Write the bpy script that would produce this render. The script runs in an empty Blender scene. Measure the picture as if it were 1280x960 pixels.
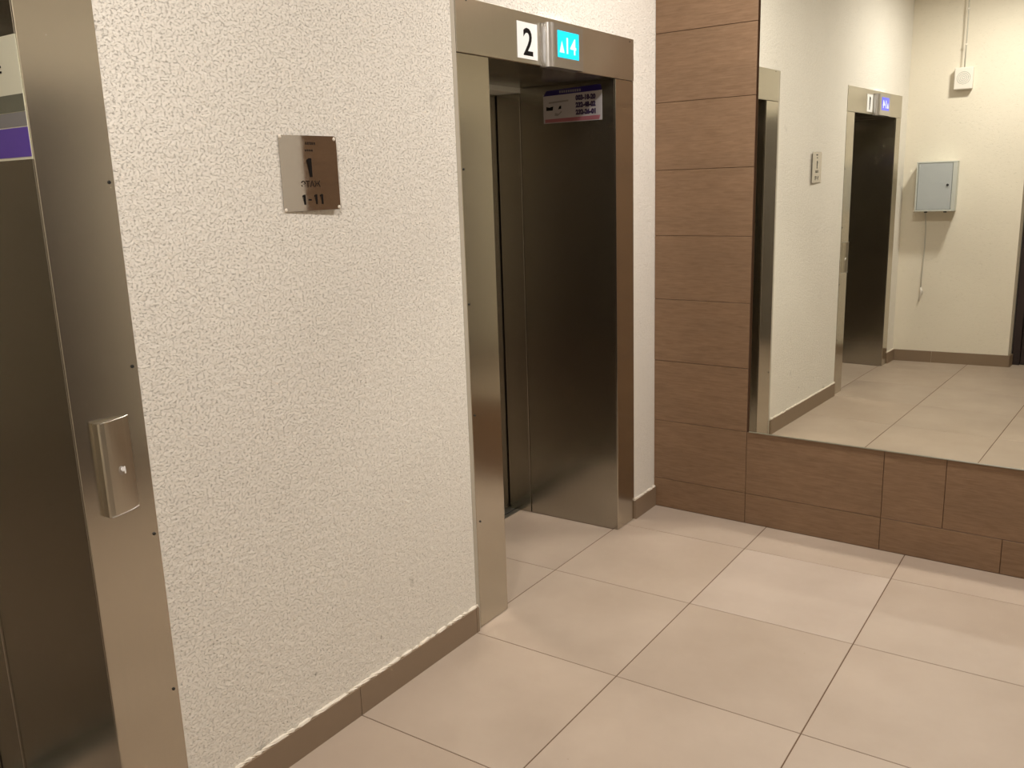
import bpy, bmesh, math, random
from mathutils import Vector, Matrix

random.seed(7)
SC = bpy.context.scene
COL = SC.collection

# ------------------------------------------------------------------ camera
CAM = Vector((1.8084, 0.0, 1.5798))
YAW, PITCH, ROLL, FPX = 0.6023, -0.2206, -0.0326, 1111.26
F = Vector((-math.sin(YAW)*math.cos(PITCH), math.cos(YAW)*math.cos(PITCH), math.sin(PITCH)))
r_ = F.cross(Vector((0, 0, 1))).normalized()
u_ = r_.cross(F)
RR = r_*math.cos(ROLL) + u_*math.sin(ROLL)
UU = -r_*math.sin(ROLL) + u_*math.cos(ROLL)
cd = bpy.data.cameras.new('camera')
cd.sensor_width = 36.0
cd.sensor_fit = 'HORIZONTAL'
cd.lens = FPX/1280*36
cd.clip_start = 0.02
cam = bpy.data.objects.new('camera', cd)
cam.matrix_world = Matrix(((RR.x, UU.x, -F.x, CAM.x), (RR.y, UU.y, -F.y, CAM.y), (RR.z, UU.z, -F.z, CAM.z), (0, 0, 0, 1)))
COL.objects.link(cam)
SC.camera = cam

# ------------------------------------------------------------------ world, exposure, light transport
w = bpy.data.worlds.new('world'); SC.world = w; w.use_nodes = True
w.node_tree.nodes['Background'].inputs[0].default_value = (0.02, 0.02, 0.02, 1)
w.node_tree.nodes['Background'].inputs[1].default_value = 0.3
SC.view_settings.view_transform = 'Standard'
SC.view_settings.look = 'None'
SC.view_settings.gamma = 1.0
SC.view_settings.use_curve_mapping = False
SC.view_settings.exposure = 0.0
cy = SC.cycles
cy.max_bounces = 10; cy.diffuse_bounces = 5; cy.glossy_bounces = 7
cy.sample_clamp_indirect = 0.0
cy.use_guiding = True
cy.blur_glossy = 0.0
cy.use_denoising = True
LAMP_POWER = (48.0, 38.0)
LAMP_COLOR = (1.0, 0.94, 0.875)
LAMPS = [(1.15, 3.15), (1.0, 0.48)]

# ------------------------------------------------------------------ room measures (metres)
CEIL = 3.0
W = 2.75                       # room width
YM, TH = 3.845, -0.0308        # mirror wall: y = YM + tan(TH)*x
YB, BS = -0.3864, -0.1372      # back wall: y = YB + BS*x up to x = BX
BX = 0.8616
DOORY = -0.655                 # plane of the dark door behind the back wall's corner
OX, OY, T = -0.0251, 1.7406, 0.6
PF = 0.003                     # front of the lift casings
HB, HT = 1.9961, 2.1656
L2 = dict(a=2.3775, b=2.5513, c=3.4579, d=3.6215)
L1 = dict(a=-0.1954, b=-0.0664, c=0.9778, d=1.1449)
DEEP = -0.60                   # plane of the landing doors
tT = math.tan(TH)

# ------------------------------------------------------------------ materials
def new_mat(name):
    m = bpy.data.materials.new(name); m.use_nodes = True
    nt = m.node_tree
    b = nt.nodes['Principled BSDF']
    return m, nt, b

def nd(nt, t, **kw):
    n = nt.nodes.new(t)
    for k, v in kw.items(): setattr(n, k, v)
    return n

def plain(name, col, rough=0.5, metal=0.0, spec=0.5, emit=None, es=0.0):
    m, nt, b = new_mat(name)
    b.inputs['Base Color'].default_value = (*col, 1)
    b.inputs['Roughness'].default_value = rough
    b.inputs['Metallic'].default_value = metal
    b.inputs['Specular IOR Level'].default_value = spec
    if emit:
        b.inputs['Emission Color'].default_value = (*emit, 1)
        b.inputs['Emission Strength'].default_value = es
    # a trace of procedural unevenness in the gloss
    n = nd(nt, 'ShaderNodeTexNoise'); n.inputs['Scale'].default_value = 60
    mr = nd(nt, 'ShaderNodeMapRange')
    mr.inputs['To Min'].default_value = max(0.0, rough-0.04); mr.inputs['To Max'].default_value = min(1, rough+0.04)
    tc = nd(nt, 'ShaderNodeTexCoord')
    nt.links.new(tc.outputs['Object'], n.inputs['Vector'])
    nt.links.new(n.outputs['Fac'], mr.inputs['Value'])
    nt.links.new(mr.outputs['Result'], b.inputs['Roughness'])
    return m

def ramp(nt, stops):
    r = nd(nt, 'ShaderNodeValToRGB')
    e = r.color_ramp.elements
    while len(e) < len(stops): e.new(0.5)
    for el, (p, c) in zip(e, stops):
        el.position = p; el.color = (*c, 1)
    return r

def plaster(name, ca, cb, depth, scale, stains_and_deep_shade=True):
    m, nt, b = new_mat(name)
    tc = nd(nt, 'ShaderNodeTexCoord')
    L = nt.links.new
    mp = nd(nt, 'ShaderNodeMapping'); mp.inputs['Scale'].default_value = (1, 0.9, 1.2)
    L(tc.outputs['Object'], mp.inputs['Vector'])
    n1 = nd(nt, 'ShaderNodeTexNoise'); n1.inputs['Scale'].default_value = scale; n1.inputs['Detail'].default_value = 5; n1.inputs['Roughness'].default_value = 0.62; n1.inputs['Distortion'].default_value = 0.4
    n2 = nd(nt, 'ShaderNodeTexNoise'); n2.inputs['Scale'].default_value = scale*0.3; n2.inputs['Detail'].default_value = 3
    L(mp.outputs['Vector'], n1.inputs['Vector']); L(mp.outputs['Vector'], n2.inputs['Vector'])
    mr = nd(nt, 'ShaderNodeMapRange'); mr.inputs['From Min'].default_value = 0.26; mr.inputs['From Max'].default_value = 0.46
    L(n1.outputs['Fac'], mr.inputs['Value'])
    ad = nd(nt, 'ShaderNodeMath', operation='MULTIPLY_ADD'); ad.inputs[1].default_value = 0.8
    L(n2.outputs['Fac'], ad.inputs[0]); L(mr.outputs['Result'], ad.inputs[2])
    bp = nd(nt, 'ShaderNodeBump'); bp.inputs['Strength'].default_value = 0.8; bp.inputs['Distance'].default_value = depth
    L(ad.outputs['Value'], bp.inputs['Height']); L(bp.outputs['Normal'], b.inputs['Normal'])
    # shade of the pits painted into the colour, plus broad uneven tone
    n3 = nd(nt, 'ShaderNodeTexNoise'); n3.inputs['Scale'].default_value = 1.6; n3.inputs['Detail'].default_value = 5
    L(tc.outputs['Object'], n3.inputs['Vector'])
    rp = ramp(nt, [(0.3, ca), (0.7, cb)])
    L(n3.outputs['Fac'], rp.inputs['Fac'])
    pit_shade = nd(nt, 'ShaderNodeMapRange'); pit_shade.inputs['From Min'].default_value = 0.26; pit_shade.inputs['From Max'].default_value = 0.37
    pit_shade.inputs['To Min'].default_value = 0.5 if stains_and_deep_shade else 0.9; pit_shade.inputs['To Max'].default_value = 1.0
    L(n1.outputs['Fac'], pit_shade.inputs['Value'])
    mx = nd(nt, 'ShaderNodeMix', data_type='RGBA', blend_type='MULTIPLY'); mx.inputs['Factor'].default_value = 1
    L(rp.outputs['Color'], mx.inputs['A']); L(pit_shade.outputs['Result'], mx.inputs['B'])
    out = mx.outputs['Result']
    if stains_and_deep_shade:   # sparse grey scuffs
        n4 = nd(nt, 'ShaderNodeTexNoise'); n4.inputs['Scale'].default_value = 5.5; n4.inputs['Detail'].default_value = 8; n4.inputs['Roughness'].default_value = 0.75
        L(tc.outputs['Object'], n4.inputs['Vector'])
        sr = nd(nt, 'ShaderNodeMapRange'); sr.inputs['From Min'].default_value = 0.62; sr.inputs['From Max'].default_value = 0.78
        sr.inputs['To Min'].default_value = 0.0; sr.inputs['To Max'].default_value = 0.35
        L(n4.outputs['Fac'], sr.inputs['Value'])
        m2 = nd(nt, 'ShaderNodeMix', data_type='RGBA'); m2.inputs['B'].default_value = (0.22, 0.20, 0.17, 1)
        L(sr.outputs['Result'], m2.inputs['Factor']); L(out, m2.inputs['A'])
        out = m2.outputs['Result']
    if stains_and_deep_shade:   # a few dark scuff marks low on the wall
        for (yy, zz, r0, ry) in ((1.583, 0.219, 0.006, 1.0), (1.911, 0.136, 0.006, 0.5), (1.37, 0.10, 0.022, 1.6), (1.45, 0.075, 0.02, 2.2), (2.02, 0.33, 0.02, 0.5), (1.86, 0.205, 0.008, 0.6)):
            mpp = nd(nt, 'ShaderNodeMapping'); mpp.inputs['Location'].default_value = (0, -yy/ry, -zz); mpp.inputs['Scale'].default_value = (0, 1/ry, 1)
            L(tc.outputs['Object'], mpp.inputs['Vector'])
            ln = nd(nt, 'ShaderNodeVectorMath', operation='LENGTH'); L(mpp.outputs['Vector'], ln.inputs[0])
            nz = nd(nt, 'ShaderNodeMath', operation='MULTIPLY_ADD'); nz.inputs[1].default_value = r0*2.5; L(n1.outputs['Fac'], nz.inputs[0]); L(ln.outputs['Value'], nz.inputs[2])
            mk = nd(nt, 'ShaderNodeMapRange'); mk.inputs['From Min'].default_value = r0*1.2; mk.inputs['From Max'].default_value = r0*2.4; mk.inputs['To Min'].default_value = 0.75 if r0 < .01 else 0.4; mk.inputs['To Max'].default_value = 0
            L(nz.outputs['Value'], mk.inputs['Value'])
            m3 = nd(nt, 'ShaderNodeMix', data_type='RGBA'); m3.inputs['B'].default_value = (0.10, 0.09, 0.07, 1)
            L(mk.outputs['Result'], m3.inputs['Factor']); L(out, m3.inputs['A']); out = m3.outputs['Result']
    L(out, b.inputs['Base Color'])
    b.inputs['Roughness'].default_value = 0.75
    b.inputs['Specular IOR Level'].default_value = 0.3
    return m

def steel(name, col, rough=0.3, aniso=0.75, rot=0.0, axis='Z'):
    m, nt, b = new_mat(name)
    L = nt.links.new
    tc = nd(nt, 'ShaderNodeTexCoord')
    mp = nd(nt, 'ShaderNodeMapping'); mp.inputs['Scale'].default_value = (500, 500, 3)
    L(tc.outputs['Object'], mp.inputs['Vector'])
    n = nd(nt, 'ShaderNodeTexNoise'); n.inputs['Scale'].default_value = 1.0; n.inputs['Detail'].default_value = 3
    L(mp.outputs['Vector'], n.inputs['Vector'])
    r = ramp(nt, [(0.2, tuple(c*0.97 for c in col)), (0.8, tuple(min(1, c*1.03) for c in col))])
    L(n.outputs['Fac'], r.inputs['Fac']); L(r.outputs['Color'], b.inputs['Base Color'])
    b.inputs['Metallic'].default_value = 1.0
    mr = nd(nt, 'ShaderNodeMapRange'); mr.inputs['To Min'].default_value = rough-0.02; mr.inputs['To Max'].default_value = rough+0.02
    L(n.outputs['Fac'], mr.inputs['Value']); L(mr.outputs['Result'], b.inputs['Roughness'])
    b.inputs['Anisotropic'].default_value = aniso
    b.inputs['Anisotropic Rotation'].default_value = rot
    tg = nd(nt, 'ShaderNodeTangent', direction_type='RADIAL', axis=axis)
    L(tg.outputs['Tangent'], b.inputs['Tangent'])
    return m

def wood_tile():
    m, nt, b = new_mat('wood_look_tile')
    L = nt.links.new
    tc = nd(nt, 'ShaderNodeTexCoord'); oi = nd(nt, 'ShaderNodeObjectInfo')
    ofs = nd(nt, 'ShaderNodeVectorMath', operation='SCALE'); ofs.inputs['Scale'].default_value = 37.0
    cx = nd(nt, 'ShaderNodeCombineXYZ')
    for k in 'XYZ': L(oi.outputs['Random'], cx.inputs[k])
    L(cx.outputs['Vector'], ofs.inputs[0])
    ad = nd(nt, 'ShaderNodeVectorMath', operation='ADD')
    L(tc.outputs['Object'], ad.inputs[0]); L(ofs.outputs['Vector'], ad.inputs[1])
    mp = nd(nt, 'ShaderNodeMapping'); mp.inputs['Scale'].default_value = (13, 13, 150)
    L(ad.outputs['Vector'], mp.inputs['Vector'])
    n = nd(nt, 'ShaderNodeTexNoise'); n.inputs['Scale'].default_value = 1.0; n.inputs['Detail'].default_value = 6; n.inputs['Roughness'].default_value = 0.65; n.inputs['Distortion'].default_value = 0.4
    L(mp.outputs['Vector'], n.inputs['Vector'])
    mp2 = nd(nt, 'ShaderNodeMapping'); mp2.inputs['Scale'].default_value = (2.2, 2.2, 9)
    L(ad.outputs['Vector'], mp2.inputs['Vector'])
    n2 = nd(nt, 'ShaderNodeTexNoise'); n2.inputs['Scale'].default_value = 1.0; n2.inputs['Detail'].default_value = 4
    L(mp2.outputs['Vector'], n2.inputs['Vector'])
    rp = ramp(nt, [(0.30, (0.180, 0.108, 0.060)), (0.52, (0.222, 0.137, 0.080)), (0.75, (0.258, 0.164, 0.099))])
    L(n.outputs['Fac'], rp.inputs['Fac'])
    rp2 = ramp(nt, [(0.3, (0.92, 0.92, 0.92)), (0.7, (1.05, 1.04, 1.03))])
    L(n2.outputs['Fac'], rp2.inputs['Fac'])
    mx = nd(nt, 'ShaderNodeMix', data_type='RGBA', blend_type='MULTIPLY'); mx.inputs['Factor'].default_value = 1
    L(rp.outputs['Color'], mx.inputs['A']); L(rp2.outputs['Color'], mx.inputs['B'])
    L(mx.outputs['Result'], b.inputs['Base Color'])
    bp = nd(nt, 'ShaderNodeBump'); bp.inputs['Strength'].default_value = 0.4; bp.inputs['Distance'].default_value = 0.0012
    L(n.outputs['Fac'], bp.inputs['Height']); L(bp.outputs['Normal'], b.inputs['Normal'])
    b.inputs['Roughness'].default_value = 0.55
    b.inputs['Specular IOR Level'].default_value = 0.35
    return m

def floor_tile_mat():
    m, nt, b = new_mat('porcelain_floor')
    L = nt.links.new
    tc = nd(nt, 'ShaderNodeTexCoord'); oi = nd(nt, 'ShaderNodeObjectInfo')
    cx = nd(nt, 'ShaderNodeCombineXYZ')
    for k in 'XYZ': L(oi.outputs['Random'], cx.inputs[k])
    ofs = nd(nt, 'ShaderNodeVectorMath', operation='SCALE'); ofs.inputs['Scale'].default_value = 29.0
    L(cx.outputs['Vector'], ofs.inputs[0])
    ad = nd(nt, 'ShaderNodeVectorMath', operation='ADD')
    L(tc.outputs['Object'], ad.inputs[0]); L(ofs.outputs['Vector'], ad.inputs[1])
    n = nd(nt, 'ShaderNodeTexNoise'); n.inputs['Scale'].default_value = 2.6; n.inputs['Detail'].default_value = 6; n.inputs['Roughness'].default_value = 0.55
    L(ad.outputs['Vector'], n.inputs['Vector'])
    rp = ramp(nt, [(0.28, (0.348, 0.276, 0.217)), (0.72, (0.41, 0.332, 0.268))])
    L(n.outputs['Fac'], rp.inputs['Fac'])
    mx = nd(nt, 'ShaderNodeMix', data_type='RGBA', blend_type='MULTIPLY'); mx.inputs['Factor'].default_value = 1
    L(rp.outputs['Color'], mx.inputs['A']); L(oi.outputs['Color'], mx.inputs['B'])
    # few dark specks
    v = nd(nt, 'ShaderNodeTexVoronoi'); v.inputs['Scale'].default_value = 6.0
    L(ad.outputs['Vector'], v.inputs['Vector'])
    sp = nd(nt, 'ShaderNodeMapRange'); sp.inputs['From Min'].default_value = 0.008; sp.inputs['From Max'].default_value = 0.02
    sp.inputs['To Min'].default_value = 0.45; sp.inputs['To Max'].default_value = 0.0
    L(v.outputs['Distance'], sp.inputs['Value'])
    m2 = nd(nt, 'ShaderNodeMix', data_type='RGBA'); m2.inputs['B'].default_value = (0.2, 0.13, 0.09, 1)
    L(sp.outputs['Result'], m2.inputs['Factor']); L(mx.outputs['Result'], m2.inputs['A'])
    L(m2.outputs['Result'], b.inputs['Base Color'])
    n3 = nd(nt, 'ShaderNodeTexNoise'); n3.inputs['Scale'].default_value = 9
    L(ad.outputs['Vector'], n3.inputs['Vector'])
    mr = nd(nt, 'ShaderNodeMapRange'); mr.inputs['To Min'].default_value = 0.42; mr.inputs['To Max'].default_value = 0.54
    L(n3.outputs['Fac'], mr.inputs['Value']); L(mr.outputs['Result'], b.inputs['Roughness'])
    b.inputs['Specular IOR Level'].default_value = 0.35
    return m

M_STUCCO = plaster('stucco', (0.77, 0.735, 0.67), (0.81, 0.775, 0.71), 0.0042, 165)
M_CREAM = plaster('cream_plaster', (0.74, 0.69, 0.585), (0.77, 0.72, 0.615), 0.0008, 60, stains_and_deep_shade=False)
M_CEIL = plain('ceiling_paint', (0.78, 0.76, 0.71), 0.9, spec=0.2)
M_WOOD = wood_tile()
M_FLOOR = floor_tile_mat()
M_GROUT = plain('floor_grout', (0.135, 0.085, 0.055), 0.9, spec=0.1)
M_WGROUT = plain('wall_grout', (0.115, 0.066, 0.04), 0.9, spec=0.1)
M_BASE = plain('baseboard_tile', (0.23, 0.165, 0.11), 0.5)
M_BEAD = plain('plaster_lip', (0.74, 0.68, 0.59), 0.85, spec=0.2)
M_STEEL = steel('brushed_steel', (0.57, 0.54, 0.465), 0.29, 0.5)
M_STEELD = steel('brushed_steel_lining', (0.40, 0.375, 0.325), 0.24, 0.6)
M_STEELJ = steel('brushed_steel_jamb', (0.55, 0.515, 0.44), 0.20, 0.5, 0.0)
M_CHROME = plain('satin_chrome', (0.56, 0.55, 0.54), 0.30, 1.0)
M_POLISH = plain('polished_plate', (0.52, 0.50, 0.48), 0.04, 1.0)
M_CAULK = plain('grey_caulk', (0.42, 0.38, 0.31), 0.7)
M_BLACK = plain('black_ink', (0.008, 0.006, 0.005), 0.7, spec=0.1)
M_BROWNINK = plain('etched_brown', (0.02, 0.012, 0.008), 0.7, spec=0.1)
M_HOLE = plain('dark_screw', (0.01, 0.009, 0.008), 0.6)
M_WHITEP = plain('white_plastic', (0.80, 0.80, 0.80), 0.4)
M_DARKGAP = plain('dark_rubber', (0.02, 0.02, 0.02), 0.7)
M_ALU = plain('aluminium_sill', (0.35, 0.36, 0.33), 0.35, 1.0)
M_DOOR = plain('dark_door', (0.022, 0.012, 0.012), 0.5)
M_MIRROR = plain('mirror_glass', (0.91, 0.92, 0.85), 0.0, 1.0)
for _m in (M_MIRROR,):
    _b = _m.node_tree.nodes['Principled BSDF']
    for l in list(_b.inputs['Roughness'].links): _m.node_tree.links.remove(l)
    _b.inputs['Roughness'].default_value = 0.0
M_EDGE = plain('mirror_edge', (0.30, 0.29, 0.22), 0.3)
M_SCREEN = plain('lit_display', (0.0, 0.25, 0.3), 0.3, emit=(0.0, 0.68, 1.0), es=1.15)
M_DIGIT = plain('lit_digits', (0.5, 0.8, 0.8), 0.3, emit=(0.30, 0.92, 1.0), es=1.2)
M_SCREENB = plain('lit_display_blue', (0.05, 0.05, 0.3), 0.3, emit=(0.10, 0.12, 0.95), es=0.9)
M_DIGITB = plain('lit_digits_blue', (0.4, 0.4, 0.9), 0.3, emit=(0.45, 0.5, 1.0), es=1.4)
M_PAPER = plain('poster_paper', (0.46, 0.44, 0.46), 0.35)
M_NAVY = plain('poster_navy', (0.018, 0.010, 0.12), 0.4)
M_PINK = plain('poster_pink', (0.36, 0.13, 0.16), 0.4)
M_INKBLUE = plain('poster_ink', (0.035, 0.02, 0.075), 0.5)
M_GREYINK = plain('poster_grey', (0.26, 0.25, 0.25), 0.5)
M_CREAMP = plain('leaflet_cream', (0.80, 0.78, 0.62), 0.35)
M_OLIVE = plain('leaflet_olive', (0.16, 0.16, 0.12), 0.4)
M_PURPLE = plain('leaflet_purple', (0.13, 0.07, 0.42), 0.35)
M_CABINET = plain('cabinet_grey', (0.43, 0.46, 0.47), 0.45)
M_CABEDGE = plain('cabinet_frame', (0.52, 0.54, 0.50), 0.45)
M_SOUNDER = plain('sounder_plastic', (0.76, 0.72, 0.66), 0.5)
M_CABLE = plain('grey_cable', (0.52, 0.50, 0.44), 0.6)

# ------------------------------------------------------------------ mesh helpers
def link(name, me, mat, parent=None, loc=(0, 0, 0)):
    o = bpy.data.objects.new(name, me)
    COL.objects.link(o)
    o.location = loc
    if mat and not me.materials: me.materials.append(mat)
    if parent: o.parent = parent
    return o

def tag(o, label=None, cat=None, group=None, kind=None):
    if label: o['label'] = label
    if cat: o['category'] = cat
    if group: o['group'] = group
    if kind: o['kind'] = kind
    return o

def empty(name, loc, rot=None):
    o = bpy.data.objects.new(name, None)
    COL.objects.link(o); o.location = loc
    if rot is not None: o.rotation_euler = rot
    o.empty_display_size = 0.1
    return o

class MB:
    """Collects shapes in world coordinates; build() links them as one mesh."""
    def __init__(s): s.bm = bmesh.new()
    def box(s, x0, x1, y0, y1, z0, z1, bev=0.0, seg=1):
        b = bmesh.new()
        bmesh.ops.create_cube(b, size=1.0)
        for v in b.verts:
            v.co = Vector(((x0+x1)/2 + v.co.x*(x1-x0), (y0+y1)/2 + v.co.y*(y1-y0), (z0+z1)/2 + v.co.z*(z1-z0)))
        if bev: bmesh.ops.bevel(b, geom=list(b.edges), offset=bev, segments=seg, affect='EDGES', profile=0.5)
        s._merge(b); return s
    def prism(s, poly, z0, z1, bev=0.0):
        """poly: list of (x, y), extruded along z"""
        b = bmesh.new()
        lo = [b.verts.new((x, y, z0)) for x, y in poly]
        hi = [b.verts.new((x, y, z1)) for x, y in poly]
        n = len(poly)
        b.faces.new(lo[::-1]); b.faces.new(hi)
        for i in range(n): b.faces.new((lo[i], lo[(i+1) % n], hi[(i+1) % n], hi[i]))
        bmesh.ops.recalc_face_normals(b, faces=b.faces)
        if bev:
            es = [e for e in b.edges if e.verts[0].co.z == z1 and e.verts[1].co.z == z1]
            bmesh.ops.bevel(b, geom=es, offset=bev, segments=1, affect='EDGES')
        s._merge(b); return s
    def tube(s, pts, r, n=10):
        b = bmesh.new()
        rings = []
        for i, p in enumerate(pts):
            p = Vector(p)
            d = (Vector(pts[min(i+1, len(pts)-1)]) - Vector(pts[max(i-1, 0)])).normalized()
            a = d.cross(Vector((0, 1, 0)))
            if a.length < 1e-3: a = d.cross(Vector((1, 0, 0)))
            a.normalize(); c = d.cross(a)
            rings.append([b.verts.new(p + a*math.cos(t)*r + c*math.sin(t)*r) for t in [2*math.pi*k/n for k in range(n)]])
        for A, B in zip(rings, rings[1:]):
            for k in range(n): b.faces.new((A[k], A[(k+1) % n], B[(k+1) % n], B[k]))
        b.faces.new(rings[0][::-1]); b.faces.new(rings[-1])
        bmesh.ops.recalc_face_normals(b, faces=b.faces)
        s._merge(b); return s
    def _merge(s, b):
        me = bpy.data.meshes.new('tmp'); b.to_mesh(me); b.free()
        s.bm.from_mesh(me); bpy.data.meshes.remove(me)
    def build(s, name, mat, parent=None, origin=None, smooth=False, rot=None):
        """vertices are given in world coordinates (or the parent's own frame if it is rotated)"""
        if origin is None:
            origin = parent.location if parent is not None and parent.rotation_euler.z == 0 else Vector((0, 0, 0))
            if parent is not None and parent.parent is not None: origin = parent.location + parent.parent.location
        origin = Vector(origin)
        for v in s.bm.verts: v.co -= origin
        me = bpy.data.meshes.new(name); s.bm.to_mesh(me); s.bm.free()
        if smooth:
            for p in me.polygons: p.use_smooth = True
        o = link(name, me, mat, parent)
        if parent is None: o.location = origin
        return o

def base(o):
    """world position of an unrotated object chain"""
    v = Vector((0, 0, 0))
    while o is not None:
        v += o.location; o = o.parent
    return v

def part(name, mat, parent, fn, smooth=False):
    m = MB(); fn(m)
    return m.build(name, mat, parent, origin=base(parent), smooth=smooth)

def local_part(name, mat, parent, fn, smooth=False):
    m = MB(); fn(m)
    return m.build(name, mat, parent, origin=(0, 0, 0), smooth=smooth)

def text(name, s, rect, plane, mat, parent, bold=0.0, depth=0.0004, local=False):
    """lettering fitted into rect=(u0,u1,z0,z1) on a plane: ('x', x) faces +x and reads along +y; ('y', y) faces -y and reads along +x"""
    cu = bpy.data.curves.new('t', 'FONT'); cu.body = s; cu.offset = bold; cu.extrude = 0.01; cu.resolution_u = 4
    ob = bpy.data.objects.new('t', cu); COL.objects.link(ob)
    dg = bpy.context.evaluated_depsgraph_get(); dg.update()
    me = bpy.data.meshes.new_from_object(ob.evaluated_get(dg))
    bpy.data.objects.remove(ob); bpy.data.curves.remove(cu)
    xs = [v.co.x for v in me.vertices]; ys = [v.co.y for v in me.vertices]
    x0, x1, y0, y1 = min(xs), max(xs), min(ys), max(ys)
    u0, u1, z0, z1 = rect
    bs = Vector((0, 0, 0)) if local else base(parent)
    for v in me.vertices:
        u = u0 + (v.co.x-x0)/(x1-x0)*(u1-u0); z = z0 + (v.co.y-y0)/(y1-y0)*(z1-z0)
        d = depth if v.co.z > 0 else 0.0
        if plane[0] == 'x': p = Vector((plane[1]+d, u, z))
        else: p = Vector((u, plane[1]-d, z))
        v.co = p - bs
    me.materials.clear()
    return link(name, me, mat, parent)

def ones(name, s, rect, x, mat, parent, wd, depth=0.0004, local=False):
    """bold figures 1 (with flag) and dashes drawn as outlines"""
    u0, u1, z0, z1 = rect; n_ = len(s); h = z1-z0
    bs = Vector((0, 0, 0)) if local else base(parent)
    mm = MB()
    for k, ch in enumerate(s):
        c = u0 + (u1-u0)*(k+.5)/n_
        if ch == '1': pts = [(c-wd*.1, z0), (c+wd*.9, z0), (c+wd*.9, z1), (c-wd*.1, z1), (c-wd*.9, z1-h*.10), (c-wd*.9, z1-h*.24), (c-wd*.1, z1-h*.18)]
        else: pts = [(c-wd*.9, z0+h*.38), (c+wd*.9, z0+h*.38), (c+wd*.9, z0+h*.55), (c-wd*.9, z0+h*.55)]
        bb = bmesh.new()
        A = [bb.verts.new((x+depth, y, z)) for y, z in pts]; B = [bb.verts.new((x, y, z)) for y, z in pts]
        bb.faces.new(A); bb.faces.new(B[::-1])
        for i in range(len(A)): bb.faces.new((A[i], A[(i+1) % len(A)], B[(i+1) % len(A)], B[i]))
        bmesh.ops.triangulate(bb, faces=[f for f in bb.faces if len(f.verts) > 4])
        bmesh.ops.recalc_face_normals(bb, faces=bb.faces)
        mm._merge(bb)
        o = mm.build(name, mat, parent, origin=bs); mm = MB()
    mm.bm.free()

# ------------------------------------------------------------------ polygons
def clip(poly, a, b, c):
    """keep a*x + b*y <= c"""
    out = []
    for i, p in enumerate(poly):
        q = poly[(i+1) % len(poly)]
        dp, dq = a*p[0]+b*p[1]-c, a*q[0]+b*q[1]-c
        if dp <= 0: out.append(p)
        if dp*dq < 0:
            t = dp/(dp-dq); out.append((p[0]+(q[0]-p[0])*t, p[1]+(q[1]-p[1])*t))
    return out

def area(poly):
    return abs(sum(p[0]*q[1]-q[0]*p[1] for p, q in zip(poly, poly[1:]+poly[:1])))/2

# ================================================================== the room
m = MB()
m.box(-0.75, W+0.1, -0.85, 4.0, -0.08, -0.0015)
floor = m.build('floor', M_GROUT, origin=(0, 0, -0.08)); tag(floor, 'large beige porcelain tile floor with thin brown joints', kind='structure')

def add_tile(poly, ij=(0, 0)):
    if len(poly) < 3 or area(poly) < 0.0008: return
    cx = sum(p[0] for p in poly)/len(poly); cy_ = sum(p[1] for p in poly)/len(poly)
    mm = MB(); mm.prism([(x-cx, y-cy_) for x, y in poly], -0.0014, 0.0, bev=0.0007)
    o = mm.build('floor_tile', M_FLOOR, floor, origin=(0, 0, 0))
    o.location = Vector((cx, cy_, 0)) - floor.location
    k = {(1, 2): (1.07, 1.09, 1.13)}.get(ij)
    if k is None:
        t = random.uniform(0.965, 1.03); wv = random.uniform(-0.012, 0.012); k = (t, t-wv*.5, t-wv)
    o.color = (*k, 1)
for i in range(-1, 5):
    for j in range(-5, 5):
        g, h = 0.0019, 0.0014
        q = [(OX+i*T+g, OY+j*T+h), (OX+(i+1)*T-g, OY+j*T+h), (OX+(i+1)*T-g, OY+(j+1)*T-h), (OX+i*T+g, OY+(j+1)*T-h)]
        q = clip(q, 1, 0, W-0.001)
        q = clip(q, -tT, 1, YM-0.001)
        q = clip(q, 0, -1, 0.655)
        if i == -1:                        # only inside the two lift recesses
            for Lx in (L1, L2):
                p2 = clip(clip(clip(q, 0, -1, -Lx['b']-0.001), 0, 1, Lx['c']-0.001), -1, 0, 0.54)
                add_tile(p2)
        else:
            if OY+j*T < -0.3:              # along the back wall
                pl = clip(clip(q, BS, -1, -YB), 1, 0, BX+0.02)
                pr = clip(q, -1, 0, -BX-0.02)
                if pl and area(pl) > 0.001: add_tile(pl)
                if pr and area(pr) > 0.001: add_tile(pr)
            elif i == 0 and False: pass
            else: add_tile(q, (i, j))

# ceiling
m = MB(); m.box(-0.12, W+0.1, -0.85, 4.0, CEIL, CEIL+0.1)
tag(m.build('ceiling', M_CEIL, origin=(0, 0, CEIL)), 'plain white ceiling above the lift lobby', kind='structure')

# lift wall with two openings
m = MB()
e = [YB-0.1, L1['a']+0.01, L1['d']-0.01, L2['a']-0.01, L2['d']-0.01, YM+0.1]
zo = HT-0.01
for q in (0, 2, 4): m.box(-0.7, 0, e[q], e[q+1], 0, zo)
m.box(-0.7, 0, e[0], e[5], zo, CEIL)
wall_left = m.build('wall_left', M_STUCCO, origin=(0, 0, 0)); tag(wall_left, 'rough off-white stucco wall around the two lifts', kind='structure')

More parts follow.
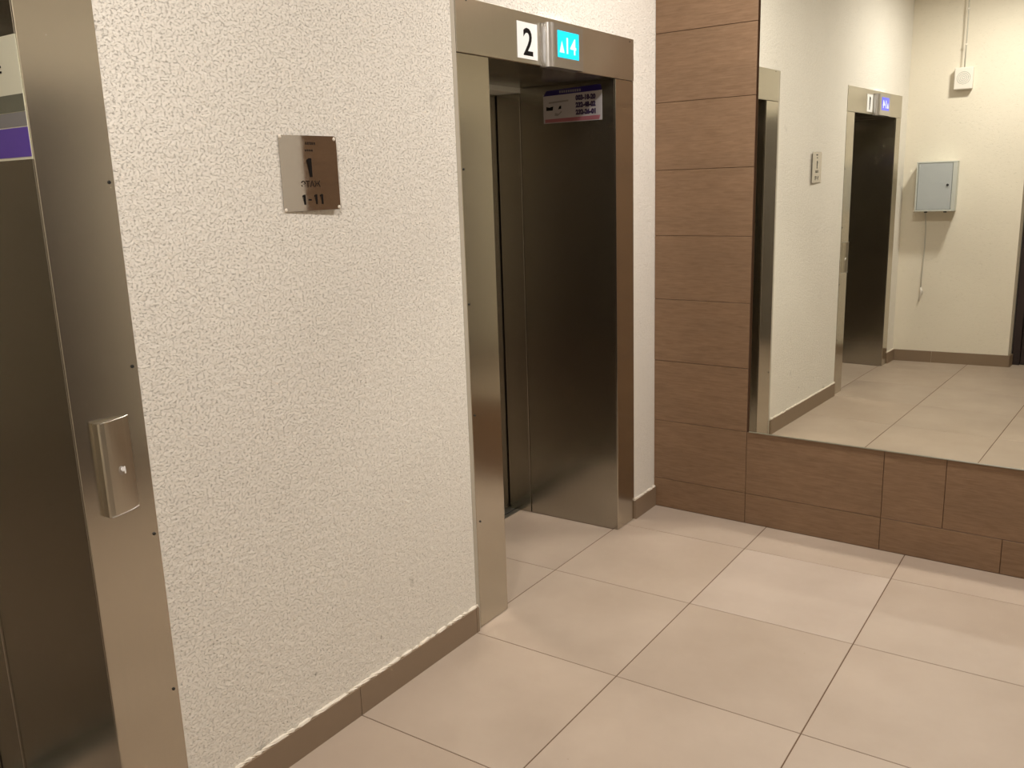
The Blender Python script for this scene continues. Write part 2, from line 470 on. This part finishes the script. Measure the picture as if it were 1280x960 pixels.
# baseboards: single tiles
def baseboard(name, runs, label, mat=M_BASE, h=0.095):
    root = empty(name, (0, 0, 0)); tag(root, label, kind='structure')
    for poly in runs:
        c = Vector((sum(p[0] for p in poly)/4, sum(p[1] for p in poly)/4, 0))
        mm = MB(); mm.prism([(x-c.x, y-c.y) for x, y in poly], 0.0005, h, bev=0.0012)
        o = mm.build('baseboard_tile', mat, root, origin=(0, 0, 0)); o.location = c
    return root
bt = 0.0122
def yrun(a, b): return [(0, a), (bt, a), (bt, b), (0, b)]
runs = []
for a, b in ((YB, L1['a']), (L1['d'], L2['a']-0.021), (L2['d'], YM-0.001)):
    cuts = [a] + [OY+k*T for k in range(-5, 6) if a < OY+k*T < b] + [b]
    for c0, c1 in zip(cuts, cuts[1:]): runs.append(yrun(c0+0.0012, c1-0.0012))
bl = baseboard('baseboard_left', runs, 'grey-brown tile baseboard along the stucco lift wall')
# ragged lip of plaster and paint on the baseboard's top edge
m = MB()
for a, b in ((L1['d'], L2['a']-0.021), (L2['d'], YM-0.002), (YB, L1['a'])):
    y = a
    pts = []
    while y < b:
        pts.append((0.003+random.uniform(-.001, .0015), y, 0.0965+random.uniform(-0.0015, 0.002))); y += 0.03
    pts.append((0.003, b, 0.097))
    m.tube(pts, 0.0068, 6)
o = m.build('plaster_lip', M_BEAD, wall_left, origin=(0, 0, 0)); o['label'] = 'ragged paint lip along the baseboard top'

# mirror wall with wood-look tiles (built in its own turned frame)
m = MB()
m.box(-0.1, W+0.2, 0.008, 0.2, 0, CEIL)
wall_front = m.build('wall_front', M_WGROUT, origin=(0, 0, 0)); wall_front.location = (0, YM, 0); wall_front.rotation_euler = (0, 0, TH)
tag(wall_front, 'brown wood-look tiled wall carrying the mirror', kind='structure')
MX0, MX1, MZ0, MZ1 = 0.483, 1.97, 0.4473, 2.505
PITCHZ, Z0 = 0.295, 0.146
rows = [(0.0, Z0)] + [(Z0+k*PITCHZ, Z0+(k+1)*PITCHZ) for k in range(10)]
for k, (z0, z1) in enumerate(rows):
    z1 = min(z1, CEIL)
    if z1-z0 < 0.01: continue
    if k == 0: cuts = [0.0, 0.47, 1.07, 1.53, 2.13, W+0.09]
    elif k == 1: cuts = [0.0, 0.47, 1.07, 1.31, 1.91, 2.25, W+0.09]
    else: cuts = [0.0, 0.47, 1.07, 1.67, 2.27, W+0.09]
    for a, b in zip(cuts, cuts[1:]):
        if a > MX0-0.03 and b < MX1 and z0 > MZ0-0.02 and z1 < MZ1+0.01: continue     # wholly behind the mirror
        mm = MB(); mm.box(a+0.001, b-0.001, -0.0, 0.0085, z0+0.001, z1-0.001, bev=0.0009)
        for v in mm.bm.verts: v.co -= Vector(((a+b)/2, 0, z0))
        o = mm.build('wall_tile', M_WOOD, wall_front, origin=(0, 0, 0)); o.location = ((a+b)/2, random.uniform(-0.0006, 0.0), z0)

# back wall (short, slightly turned) with a return at its outer corner
ba = math.atan(BS)
blen = BX/math.cos(ba)
m = MB()
m.prism([(-0.7, YB-0.45), (-0.7, YB), (0, YB), (BX, YB+BS*BX), (BX+0.008, YB-0.45)], 0, CEIL)
wb = m.build('wall_back', M_CREAM, origin=(0, 0, 0)); tag(wb, 'cream plaster wall opposite the mirror', kind='structure')
m = MB()
m.box(BX+0.01, 1.95, -0.83, -0.60, 2.13, CEIL)
m.box(1.95, W, -0.83, -0.60, 0, CEIL)
wbd = m.build('wall_back_door_surround', M_CREAM, origin=(0, 0, 0)); tag(wbd, 'cream wall around the dark entrance door', kind='structure')
n = Vector((BS, -1, 0)).normalized()*-1
def along(x, d): return (x+n.x*d, YB+BS*x+n.y*d)
e0, e1 = 0.0125, BX
br = [[along(bt, 0), along(0.30, 0), along(0.30, bt), along(bt, bt)], [along(0.3024, 0), along(e1, 0), along(e1+bt, bt), along(0.3024, bt)],
      [(BX+0.002, YB+BS*BX), (BX+0.002+bt, YB+BS*BX+0.012), (BX+0.01+bt, -0.60), (BX+0.004, -0.60)]]
baseboard('baseboard_back', br, 'grey-brown tile baseboard under the cream back wall')

# dark entrance door behind the corner
d1 = empty('door_1', (1.41, -0.66, 0)); tag(d1, 'dark brown entrance door beside the cream wall', kind='structure')
part('frame', M_DOOR, d1, lambda m: (m.box(0.872, 0.93, -0.70, -0.62, 0, 2.13, .003), m.box(1.89, 1.95, -0.70, -0.62, 0, 2.13, .003), m.box(0.93, 1.89, -0.70, -0.62, 2.07, 2.13, .003)))
lf = part('leaf', M_DOOR, d1, lambda m: m.box(0.932, 1.888, -0.69, -0.645, 0.006, 2.068, .003))
for z0, z1 in ((0.2, 0.95), (1.1, 1.9)):
    part('panel', M_DOOR, d1, lambda m: m.box(1.04, 1.78, -0.646, -0.637, z0, z1, .006))
part('handle', M_CHROME, d1, lambda m: (m.box(1.81, 1.835, -0.65, -0.60, 1.0, 1.02, .003), m.box(1.72, 1.835, -0.61, -0.597, 1.0, 1.02, .004)))

# right wall with a dark double door
DY0, DY1, DZ = 1.25, 2.85, 2.15
m = MB()
m.box(W, W+0.15, -0.85, DY0, 0, CEIL); m.box(W, W+0.15, DY1, 4.0, 0, CEIL); m.box(W, W+0.15, DY0, DY1, DZ, CEIL)
tag(m.build('wall_right', M_CREAM, origin=(0, 0, 0)), 'cream plaster wall facing the lifts', kind='structure')
d2 = empty('door_2', (W+0.05, (DY0+DY1)/2, 0)); tag(d2, 'dark double door in the wall facing the lifts', kind='structure')
part('frame', M_DOOR, d2, lambda m: (m.box(W-0.01, W+0.1, DY0, DY0+0.06, 0, DZ, .003), m.box(W-0.01, W+0.1, DY1-0.06, DY1, 0, DZ, .003), m.box(W-0.01, W+0.1, DY0+0.06, DY1-0.06, DZ-0.06, DZ, .003)))
mid = (DY0+DY1)/2
for a, b in ((DY0+0.062, mid-0.002), (mid+0.002, DY1-0.062)):
    lf = part('leaf', M_DOOR, d2, lambda m: m.box(W+0.02, W+0.07, a, b, 0.006, DZ-0.062, .003))
    for z0, z1 in ((0.2, 0.95), (1.1, 1.95)):
        part('panel', M_DOOR, lf, lambda m: m.box(W+0.012, W+0.022, a+0.12, b-0.12, z0, z1, .006))
baseboard('baseboard_right', [[(W-bt, a), (W, a), (W, b), (W-bt, b)] for a, b in ((-0.6, -0.002), (0.0, 0.598), (0.6, DY0-0.002), (DY1+0.002, 3.45), (3.452, YM+tT*W-0.012))], 'grey-brown tile baseboard by the dark double door')

# ================================================================== the mirror
mir = empty('wall_mirror', (0, YM, MZ0), (0, 0, TH)); tag(mir, 'large frameless wall mirror on the brown tiled wall', 'mirror')
local_part('backing', M_EDGE, mir, lambda m: m.box(MX0-0.0005, MX1+0.0005, -0.0045, -0.0008, -0.0015, MZ1-MZ0))
local_part('glass', M_MIRROR, mir, lambda m: m.box(MX0, MX1, -0.0067, -0.0045, 0, MZ1-MZ0, .0006))
local_part('edge_strip', M_EDGE, mir, lambda m: m.box(MX0-0.001, MX1, -0.0078, -0.0008, -0.005, -0.0005, .0005))

# ================================================================== the lifts
def lift(Lx, name, label, ind_y, plate_y, digit, holes, screen_mats, display, call=False, strip_side=None):
    a, b, c, d = Lx['a'], Lx['b'], Lx['c'], Lx['d']
    root = empty(name, (0, (b+c)/2, 0)); tag(root, label, 'elevator', 'lifts in the stucco wall')
    # front casing
    jl = part('jamb', M_STEELJ, root, lambda m: m.box(-0.004, PF-0.001, a, b, 0.002, HB-0.0012, .0012))
    jr = part('jamb', M_STEELJ, root, lambda m: m.box(-0.004, PF-0.001, c, d, 0.002, HB-0.0012, .0012))
    hd = part('header', M_STEEL, root, lambda m: m.box(-0.004, PF+0.001, a, d, HB, HT, .0015))
    if strip_side:
        part('edge_strip', M_CAULK, root, lambda m: m.box(-0.05, 0.0008, a-0.021, a-0.0005, 0.002, HT, .0004))
    # side linings and the narrower door frame behind them
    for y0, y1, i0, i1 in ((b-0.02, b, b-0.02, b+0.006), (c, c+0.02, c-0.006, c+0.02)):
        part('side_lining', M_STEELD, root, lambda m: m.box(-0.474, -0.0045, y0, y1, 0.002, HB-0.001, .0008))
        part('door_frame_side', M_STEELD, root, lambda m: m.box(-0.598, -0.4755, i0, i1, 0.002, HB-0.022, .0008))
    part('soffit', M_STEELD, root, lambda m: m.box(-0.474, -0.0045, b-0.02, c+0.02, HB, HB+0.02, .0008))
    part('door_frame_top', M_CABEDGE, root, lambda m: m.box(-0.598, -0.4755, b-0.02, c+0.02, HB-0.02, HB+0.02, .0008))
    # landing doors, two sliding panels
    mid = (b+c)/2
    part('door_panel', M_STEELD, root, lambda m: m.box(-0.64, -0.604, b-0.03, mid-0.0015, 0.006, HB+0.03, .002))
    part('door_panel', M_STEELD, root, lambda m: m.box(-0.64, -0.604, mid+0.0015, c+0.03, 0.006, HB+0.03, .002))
    part('sill', M_ALU, root, lambda m: (m.box(-0.66, -0.628, b-0.02, c+0.02, -0.001, 0.003), m.box(-0.615, -0.575, b-0.02, c+0.02, -0.001, 0.003), m.box(-0.562, -0.541, b-0.02, c+0.02, -0.001, 0.003)))
    part('sill_groove', M_DARKGAP, root, lambda m: m.box(-0.66, -0.541, b-0.02, c+0.02, -0.0014, -0.0006))
    for (y, z) in holes:
        def scr(m):
            bb = bmesh.new(); bmesh.ops.create_cone(bb, cap_ends=True, segments=10, radius1=0.0042, radius2=0.003, depth=0.003)
            bmesh.ops.rotate(bb, verts=bb.verts, matrix=Matrix.Rotation(math.pi/2, 3, 'Y'))
            bmesh.ops.translate(bb, verts=bb.verts, vec=(PF+0.0004, y, z)); m._merge(bb)
        part('screw', M_HOLE, root, scr)
    # number plate
    p0, p1 = plate_y
    pz0, pz1 = 2.010, 2.132
    pl = part('number_plate', M_WHITEP, root, lambda m: m.box(PF+0.001, PF+0.0032, p0, p1, pz0, pz1, .0008))
    pl['label'] = 'white plate with black numeral %s' % digit
    w_ = p1-p0
    if digit == '1': ones('numeral', '1', (p0+w_*.2, p0+w_*.8, pz0+0.015, pz1-0.016), PF+0.0032, M_BLACK, pl, 0.016)
    else: text('numeral', digit, (p0+w_*(.29 if digit == '2' else .34), p0+w_*(.76 if digit == '2' else .62), pz0+0.012, pz1-0.018), ('x', PF+0.0032), M_BLACK, pl, bold=0.015)
    # floor indicator: a box with a rounded edge and a lit screen
    i0, i1 = ind_y
    def body(m):
        R = 0.026; dpt = 0.046
        rnd_low = plate_y[0] < i0
        pts = []
        for k in range(9):
            t = math.pi/2*k/8
            pts.append((PF+0.001+dpt-R+R*math.sin(t), i0+R-R*math.cos(t)))
        poly = [(PF+0.001, i0)] + pts + [(PF+0.001+dpt, i1-0.003), (PF+0.001+dpt-0.003, i1), (PF+0.001, i1)]
        if not rnd_low: poly = [(x, i0+i1-y) for x, y in poly]
        m.prism(poly, 1.990, 2.141, bev=.0015)
    ind = part('indicator', M_CHROME, root, body)
    ind['label'] = 'floor indicator box with lit screen'
    iw = i1-i0
    s0, s1 = (i0+iw*.2, i0+iw*.845) if plate_y[0] < i0 else (i0+iw*.155, i0+iw*.8)
    xf = PF+0.001+0.046
    scr_ = part('screen', screen_mats[0], ind, lambda m: m.box(xf-0.001, xf+0.001, s0, s1, 2.026, 2.118, .0006))
    sw = s1-s0
    # upward arrow and figures
    def arrow(m):
        y0_, y1_ = s0+sw*.07, s0+sw*.30
        bb = bmesh.new()
        pts = [(y0_, 2.043), (y1_, 2.043), ((y0_+y1_)/2, 2.083)]
        A = [bb.verts.new((xf+0.001, y, z)) for y, z in pts]; B = [bb.verts.new((xf+0.0016, y, z)) for y, z in pts]
        bb.faces.new(A); bb.faces.new(B)
        for k in range(3): bb.faces.new((A[k], A[(k+1) % 3], B[(k+1) % 3], B[k]))
        bmesh.ops.recalc_face_normals(bb, faces=bb.faces); m._merge(bb)
    part('arrow_symbol', screen_mats[1], ind, arrow)
    text('figures', display, (s0+sw*.40, s0+sw*.86, 2.042, 2.098), ('x', xf+0.001), screen_mats[1], ind, bold=0.012, depth=0.0006)
    if call:
        y0, y1, z0, z1 = 1.020, 1.1045, 0.890, 1.104
        def wedge(m):
            pts = [(PF-0.001, y0), (PF+0.0155, y0+0.001), (PF+0.0172, y0+0.005)]
            for k in range(1, 9):
                t = k/8; pts.append((PF-0.001+0.0185*(1-t**2.0)+0.002*(1-t), y0+0.005+(y1-y0-0.005)*t))
            m.prism(pts, z0, z1)
        cp = part('call_panel', M_STEEL, root, wedge); cp['label'] = 'steel call button panel with curved face'
        for zz in (z0, z1):
            part('panel_rim', M_CHROME, cp, lambda m: m.tube([(PF-0.001+0.0185*(1-t**2)+0.002*(1-t), y0+0.005+(y1-y0-0.005)*t, zz) for t in [k/8 for k in range(9)]], 0.0014, 6))
        def btn(m):
            bb = bmesh.new(); bmesh.ops.create_cone(bb, cap_ends=True, segments=20, radius1=0.0135, radius2=0.012, depth=0.004)
            bmesh.ops.rotate(bb, verts=bb.verts, matrix=Matrix.Rotation(math.pi/2, 3, 'Y') @ Matrix.Identity(3))
            bmesh.ops.rotate(bb, verts=bb.verts, matrix=Matrix.Rotation(math.radians(19), 3, 'Z'))
            bmesh.ops.translate(bb, verts=bb.verts, vec=(PF+0.0108, 1.068, 0.988)); m._merge(bb)
        bt_ = part('call_button', M_CHROME, cp, btn)
        def mark(m):
            pts = [(1.062, .990), (1.066, .997), (1.069, .994), (1.076, .994), (1.0765, .978), (1.0725, .978), (1.072, .985), (1.067, .984)]
            bb = bmesh.new()
            A = [bb.verts.new((PF+0.0138-(y-1.068)*.34, y, z)) for y, z in pts]; B = [bb.verts.new((v.co.x-0.002, v.co.y, v.co.z)) for v in A]
            bb.faces.new(A); bb.faces.new(B[::-1])
            for k in range(len(A)): bb.faces.new((A[k], A[(k+1) % len(A)], B[(k+1) % len(A)], B[k]))
            bmesh.ops.recalc_face_normals(bb, faces=bb.faces); m._merge(bb)
        part('arrow_mark', M_WHITEP, cp, mark)
    return root

lift(L2, 'elevator', 'brushed steel lift entrance numbered 2 with cyan floor display', (2.872, 3.108), (2.722, 2.853), '2',
     [(2.388, 1.633), (2.388, 1.19), (2.392, 0.80), (2.398, 0.407), (2.436, 2.157), (3.585, 2.152)], (M_SCREEN, M_DIGIT), '14', strip_side=True)
lift(L1, 'elevator', 'brushed steel lift entrance numbered 1 with call button panel on its jamb', (0.29, 0.575), (0.59, 0.72), '1',
     [(1.132, 1.612), (1.131, 1.21), (1.132, 0.811), (1.131, 0.409)], (M_SCREENB, M_DIGITB), '14', call=True)

# ================================================================== posters on the lift linings
py = L2['c']
ps = empty('advert_poster', (-0.21, py, 1.835)); tag(ps, 'white advert poster with navy top band and phone numbers inside lift 2', 'poster')
def sheet(m):
    m.box(-0.353, -0.062, py-0.0014, py-0.0004, 1.836, 1.957)
part('sheet', M_PAPER, ps, sheet)
def quad(pts, y, d=0.0004):
    def fn(m):
        bb = bmesh.new()
        A = [bb.verts.new((x, y, z)) for x, z in pts]; B = [bb.verts.new((x, y+d, z)) for x, z in pts]
        bb.faces.new(A); bb.faces.new(B[::-1]); k = len(A)
        for i in range(k): bb.faces.new((A[i], A[(i+1) % k], B[(i+1) % k], B[i]))
        bmesh.ops.recalc_face_normals(bb, faces=bb.faces); m._merge(bb)
    return fn
part('top_band', M_NAVY, ps, quad([(-0.353, 1.950), (-0.062, 1.956), (-0.068, 1.980), (-0.335, 1.972)], py-0.0018))
part('bottom_band', M_PINK, ps, quad([(-0.345, 1.839), (-0.075, 1.839), (-0.070, 1.856), (-0.345, 1.853)], py-0.0018))
for k, s in enumerate(('003-18-20', '232-48-02', '232-26-01')):
    text('phone_number', s, (-0.190, -0.092, 1.922-k*.0295, 1.945-k*.0295), ('y', py-0.0014), M_INKBLUE, ps, bold=0.075)
part('slogan_line', M_GREYINK, ps, quad([(-0.325, 1.918), (-0.225, 1.922), (-0.225, 1.929), (-0.325, 1.925)], py-0.0016))
part('logo', M_BLACK, ps, quad([(-0.338, 1.889), (-0.305, 1.889), (-0.302, 1.906), (-0.322, 1.902), (-0.338, 1.906)], py-0.0016))
part('logo', M_BLACK, ps, quad([(-0.278, 1.892), (-0.262, 1.894), (-0.262, 1.907), (-0.271, 1.905)], py-0.0016))
part('logo', M_GREYINK, ps, quad([(-0.296, 1.866), (-0.280, 1.864), (-0.258, 1.880), (-0.262, 1.884), (-0.275, 1.874), (-0.294, 1.878)], py-0.0016))
part('title_marks', M_GREYINK, ps, lambda m: [m.box(-0.270+k*.011, -0.263+k*.011, py-0.0024, py-0.0018, 1.959, 1.969) for k in range(10)])

py1 = L1['c']
ps1 = empty('advert_leaflet', (-0.15, py1, 1.66)); tag(ps1, 'cream leaflet with purple lower band inside lift 1', 'poster')
part('sheet', M_CREAMP, ps1, lambda m: m.box(-0.315, -0.002, py1-0.0014, py1-0.0004, 1.66, 1.895))
part('text_band', M_OLIVE, ps1, lambda m: m.box(-0.312, -0.003, py1-0.0018, py1-0.0012, 1.752, 1.785))
part('lower_band', M_PURPLE, ps1, lambda m: m.box(-0.314, -0.0025, py1-0.0018, py1-0.0012, 1.665, 1.722))
part('middle_band', M_GREYINK, ps1, lambda m: m.box(-0.314, -0.0025, py1-0.0018, py1-0.0012, 1.724, 1.751))
part('text_mark', M_BLACK, ps1, lambda m: (m.box(-0.12, -0.07, py1-0.002, py1-0.0012, 1.838, 1.842), m.box(-0.12, -0.07, py1-0.002, py1-0.0012, 1.828, 1.832)))

# ================================================================== floor sign
sw_, sh_ = 0.194, 0.1935
sg = empty('floor_sign', (0.0065, 1.7085, 1.529), (0, 0, math.radians(-3.0)))
tag(sg, 'polished metal floor sign with black 1 and 1-11 on the stucco wall', 'sign')
def plate(m):
    r = 0.007; h = sw_/2
    pts = []
    for cx_, cz_, a0 in ((h-r, r, -90), (h-r, sh_-r, 0), (-h+r, sh_-r, 90), (-h+r, r, 180)):
        for k in range(5):
            t = math.radians(a0+k*22.5); pts.append((cx_+r*math.cos(t), cz_+r*math.sin(t)))
    bb = bmesh.new()
    A = [bb.verts.new((0.0012, y, z)) for y, z in pts]; B = [bb.verts.new((-0.0008, y, z)) for y, z in pts]
    bb.faces.new(A); bb.faces.new(B[::-1]); k = len(A)
    for i in range(k): bb.faces.new((A[i], A[(i+1) % k], B[(i+1) % k], B[i]))
    bmesh.ops.recalc_face_normals(bb, faces=bb.faces); m._merge(bb)
local_part('plate', M_POLISH, sg, plate)
def st(name, s, y0, y1, z0, z1, bold=0.0, mat=M_BLACK):
    text(name, s, (y0-1.7085, y1-1.7085, z0-1.529, z1-1.529), ('x', 0.0012), mat, sg, bold=bold, local=True)
ones('numeral', '1', (1.694-1.7085, 1.718-1.7085, 1.616-1.529, 1.665-1.529), 0.0012, M_BLACK, sg, 0.0095, local=True)
st('word', 'ЭТАЖ', 1.674, 1.740, 1.590, 1.607, .02, M_BROWNINK)
ones('numeral', '1-11', (1.670-1.7085, 1.750-1.7085, 1.545-1.529, 1.571-1.529), 0.0012, M_BLACK, sg, 0.006, local=True)
local_part('small_print', M_BROWNINK, sg, lambda m: ([m.box(.0012, .0016, -0.010+k*.007, -0.0055+k*.007, .170, .177) for k in range(5)], [m.box(.0012, .0016, -0.013+k*.007, -0.0085+k*.007, .153, .158) for k in range(4)]))
for yy, zz in ((-0.092, .189), (.090, .186), (-0.091, .004), (.092, .006)):
    def blob(m):
        bb = bmesh.new(); bmesh.ops.create_icosphere(bb, subdivisions=2, radius=0.0045)
        for v in bb.verts: v.co = Vector((v.co.x*.5, v.co.y*(1+.3*random.random()), v.co.z*(1+.3*random.random()))) + Vector((0.001, yy, zz))
        m._merge(bb)
    local_part('mounting_putty', M_BEAD, sg, blob, smooth=True)

# ================================================================== grey cabinet on the back wall
cabn = empty('meter_cabinet', (0.0, YB, 1.262), (0, 0, ba)); tag(cabn, 'small grey metal wall cabinet with lock and hanging wire', 'cabinet')
c0, c1, cd_, ch = 0.115, 0.408, 0.175, 0.39
local_part('body', M_CABEDGE, cabn, lambda m: (m.box(c0, c1, 0.001, cd_, 0, 0.012, .002), m.box(c0, c1, 0.001, cd_, ch-0.012, ch, .002), m.box(c0, c0+0.012, 0.001, cd_, 0.012, ch-0.012), m.box(c1-0.030, c1, 0.001, cd_, 0.012, ch-0.012), m.box(c0, c1, 0.001, 0.006, 0.01, ch-0.01)))
cdoor = local_part('door', M_CABINET, cabn, lambda m: m.box(c0+0.014, c1-0.033, cd_-0.014, cd_-0.002, 0.014, ch-0.014, .002))
def lockfn(m):
    bb = bmesh.new(); bmesh.ops.create_cone(bb, cap_ends=True, segments=16, radius1=0.010, radius2=0.009, depth=0.008)
    bmesh.ops.rotate(bb, verts=bb.verts, matrix=Matrix.Rotation(math.pi/2, 3, 'X'))
    bmesh.ops.translate(bb, verts=bb.verts, vec=(c1-0.062, cd_+0.001, 0.205)); m._merge(bb)
local_part('lock', M_DARKGAP, cdoor, lockfn)
for gx in (c0+0.075, c1-0.075):
    local_part('cable_gland', M_DARKGAP, cabn, lambda m: m.tube([(gx, 0.06, 0.004), (gx, 0.06, -0.014)], 0.012, 12))
gx = c0+0.075
wpts = [(gx, 0.06, -0.01), (gx, 0.035, -0.05), (gx+0.004, 0.012, -0.12), (gx+0.006, 0.008, -0.3), (gx-0.001, 0.008, -0.55), (gx-0.003, 0.008, -0.64)]
wire = local_part('hanging_wire', M_CABLE, cabn, lambda m: m.tube(wpts, 0.0042, 8), smooth=True)
local_part('wire_end', M_SOUNDER, cabn, lambda m: (m.tube([(gx-0.003, 0.011, -0.63), (gx+0.003, 0.012, -0.67), (gx-0.010, 0.012, -0.745)], 0.007, 8), m.tube([(gx-0.002, 0.011, -0.64), (gx+0.014, 0.012, -0.66), (gx+0.010, 0.012, -0.69)], 0.005, 8)), smooth=True)

# ================================================================== alarm sounder with its cable
snd = empty('alarm_sounder', (0.0, YB, 2.195), (0, 0, ba)); tag(snd, 'white box alarm sounder with round grille on the back wall', 'alarm')
def sbody(m):
    m.box(0.330, 0.462, 0.001, 0.07, 0, 0.163, .006, 2)
local_part('body', M_SOUNDER, snd, sbody)
def ring(rad, y, rt):
    def fn(m):
        pts = [(0.396+rad*math.cos(t), y, 0.085+rad*math.sin(t)) for t in [2*math.pi*k/28 for k in range(29)]]
        m.tube(pts, rt, 6)
    return fn
for rad in (0.046, 0.034, 0.022, 0.010): local_part('grille_ring', M_CABEDGE, snd, ring(rad, 0.0705, 0.0022), smooth=True)
cb = empty('surface_cable', (0.40, YB, 2.36), (0, 0, ba)); tag(cb, 'thin cable in clips running up from the alarm sounder', 'cable')
local_part('cable', M_CABLE, cb, lambda m: m.tube([(0, 0.0052, -0.002), (0.001, 0.0052, 0.3), (-0.003, 0.0052, CEIL-2.36)], 0.0048, 8), smooth=True)
for z in (0.16, 0.42): local_part('clip', M_SOUNDER, cb, lambda m: m.box(-0.009, 0.009, 0.0005, 0.012, z, z+0.012, .002))

# ================================================================== ceiling lamps
for k, (lx, ly) in enumerate(LAMPS):
    lp = empty('ceiling_lamp', (lx, ly, CEIL))
    tag(lp, ['round recessed ceiling lamp in front of the mirror', 'round recessed ceiling lamp in front of lift 1'][k], 'lamp', 'ceiling lamps of the lobby')
    def rim(m):
        pts = [(lx+0.138*math.cos(t), ly+0.138*math.sin(t), CEIL-0.006) for t in [2*math.pi*q/36 for q in range(37)]]
        m.tube(pts, 0.012, 8)
    part('rim', M_WHITEP, lp, rim, smooth=True)
    ld = bpy.data.lights.new('lamp_glow', 'AREA'); ld.shape = 'DISK'; ld.size = 0.25
    ld.energy = LAMP_POWER[k]; ld.color = LAMP_COLOR
    lo = bpy.data.objects.new('lamp_glow', ld); COL.objects.link(lo); lo.parent = lp; lo.location = (0, 0, -0.012)
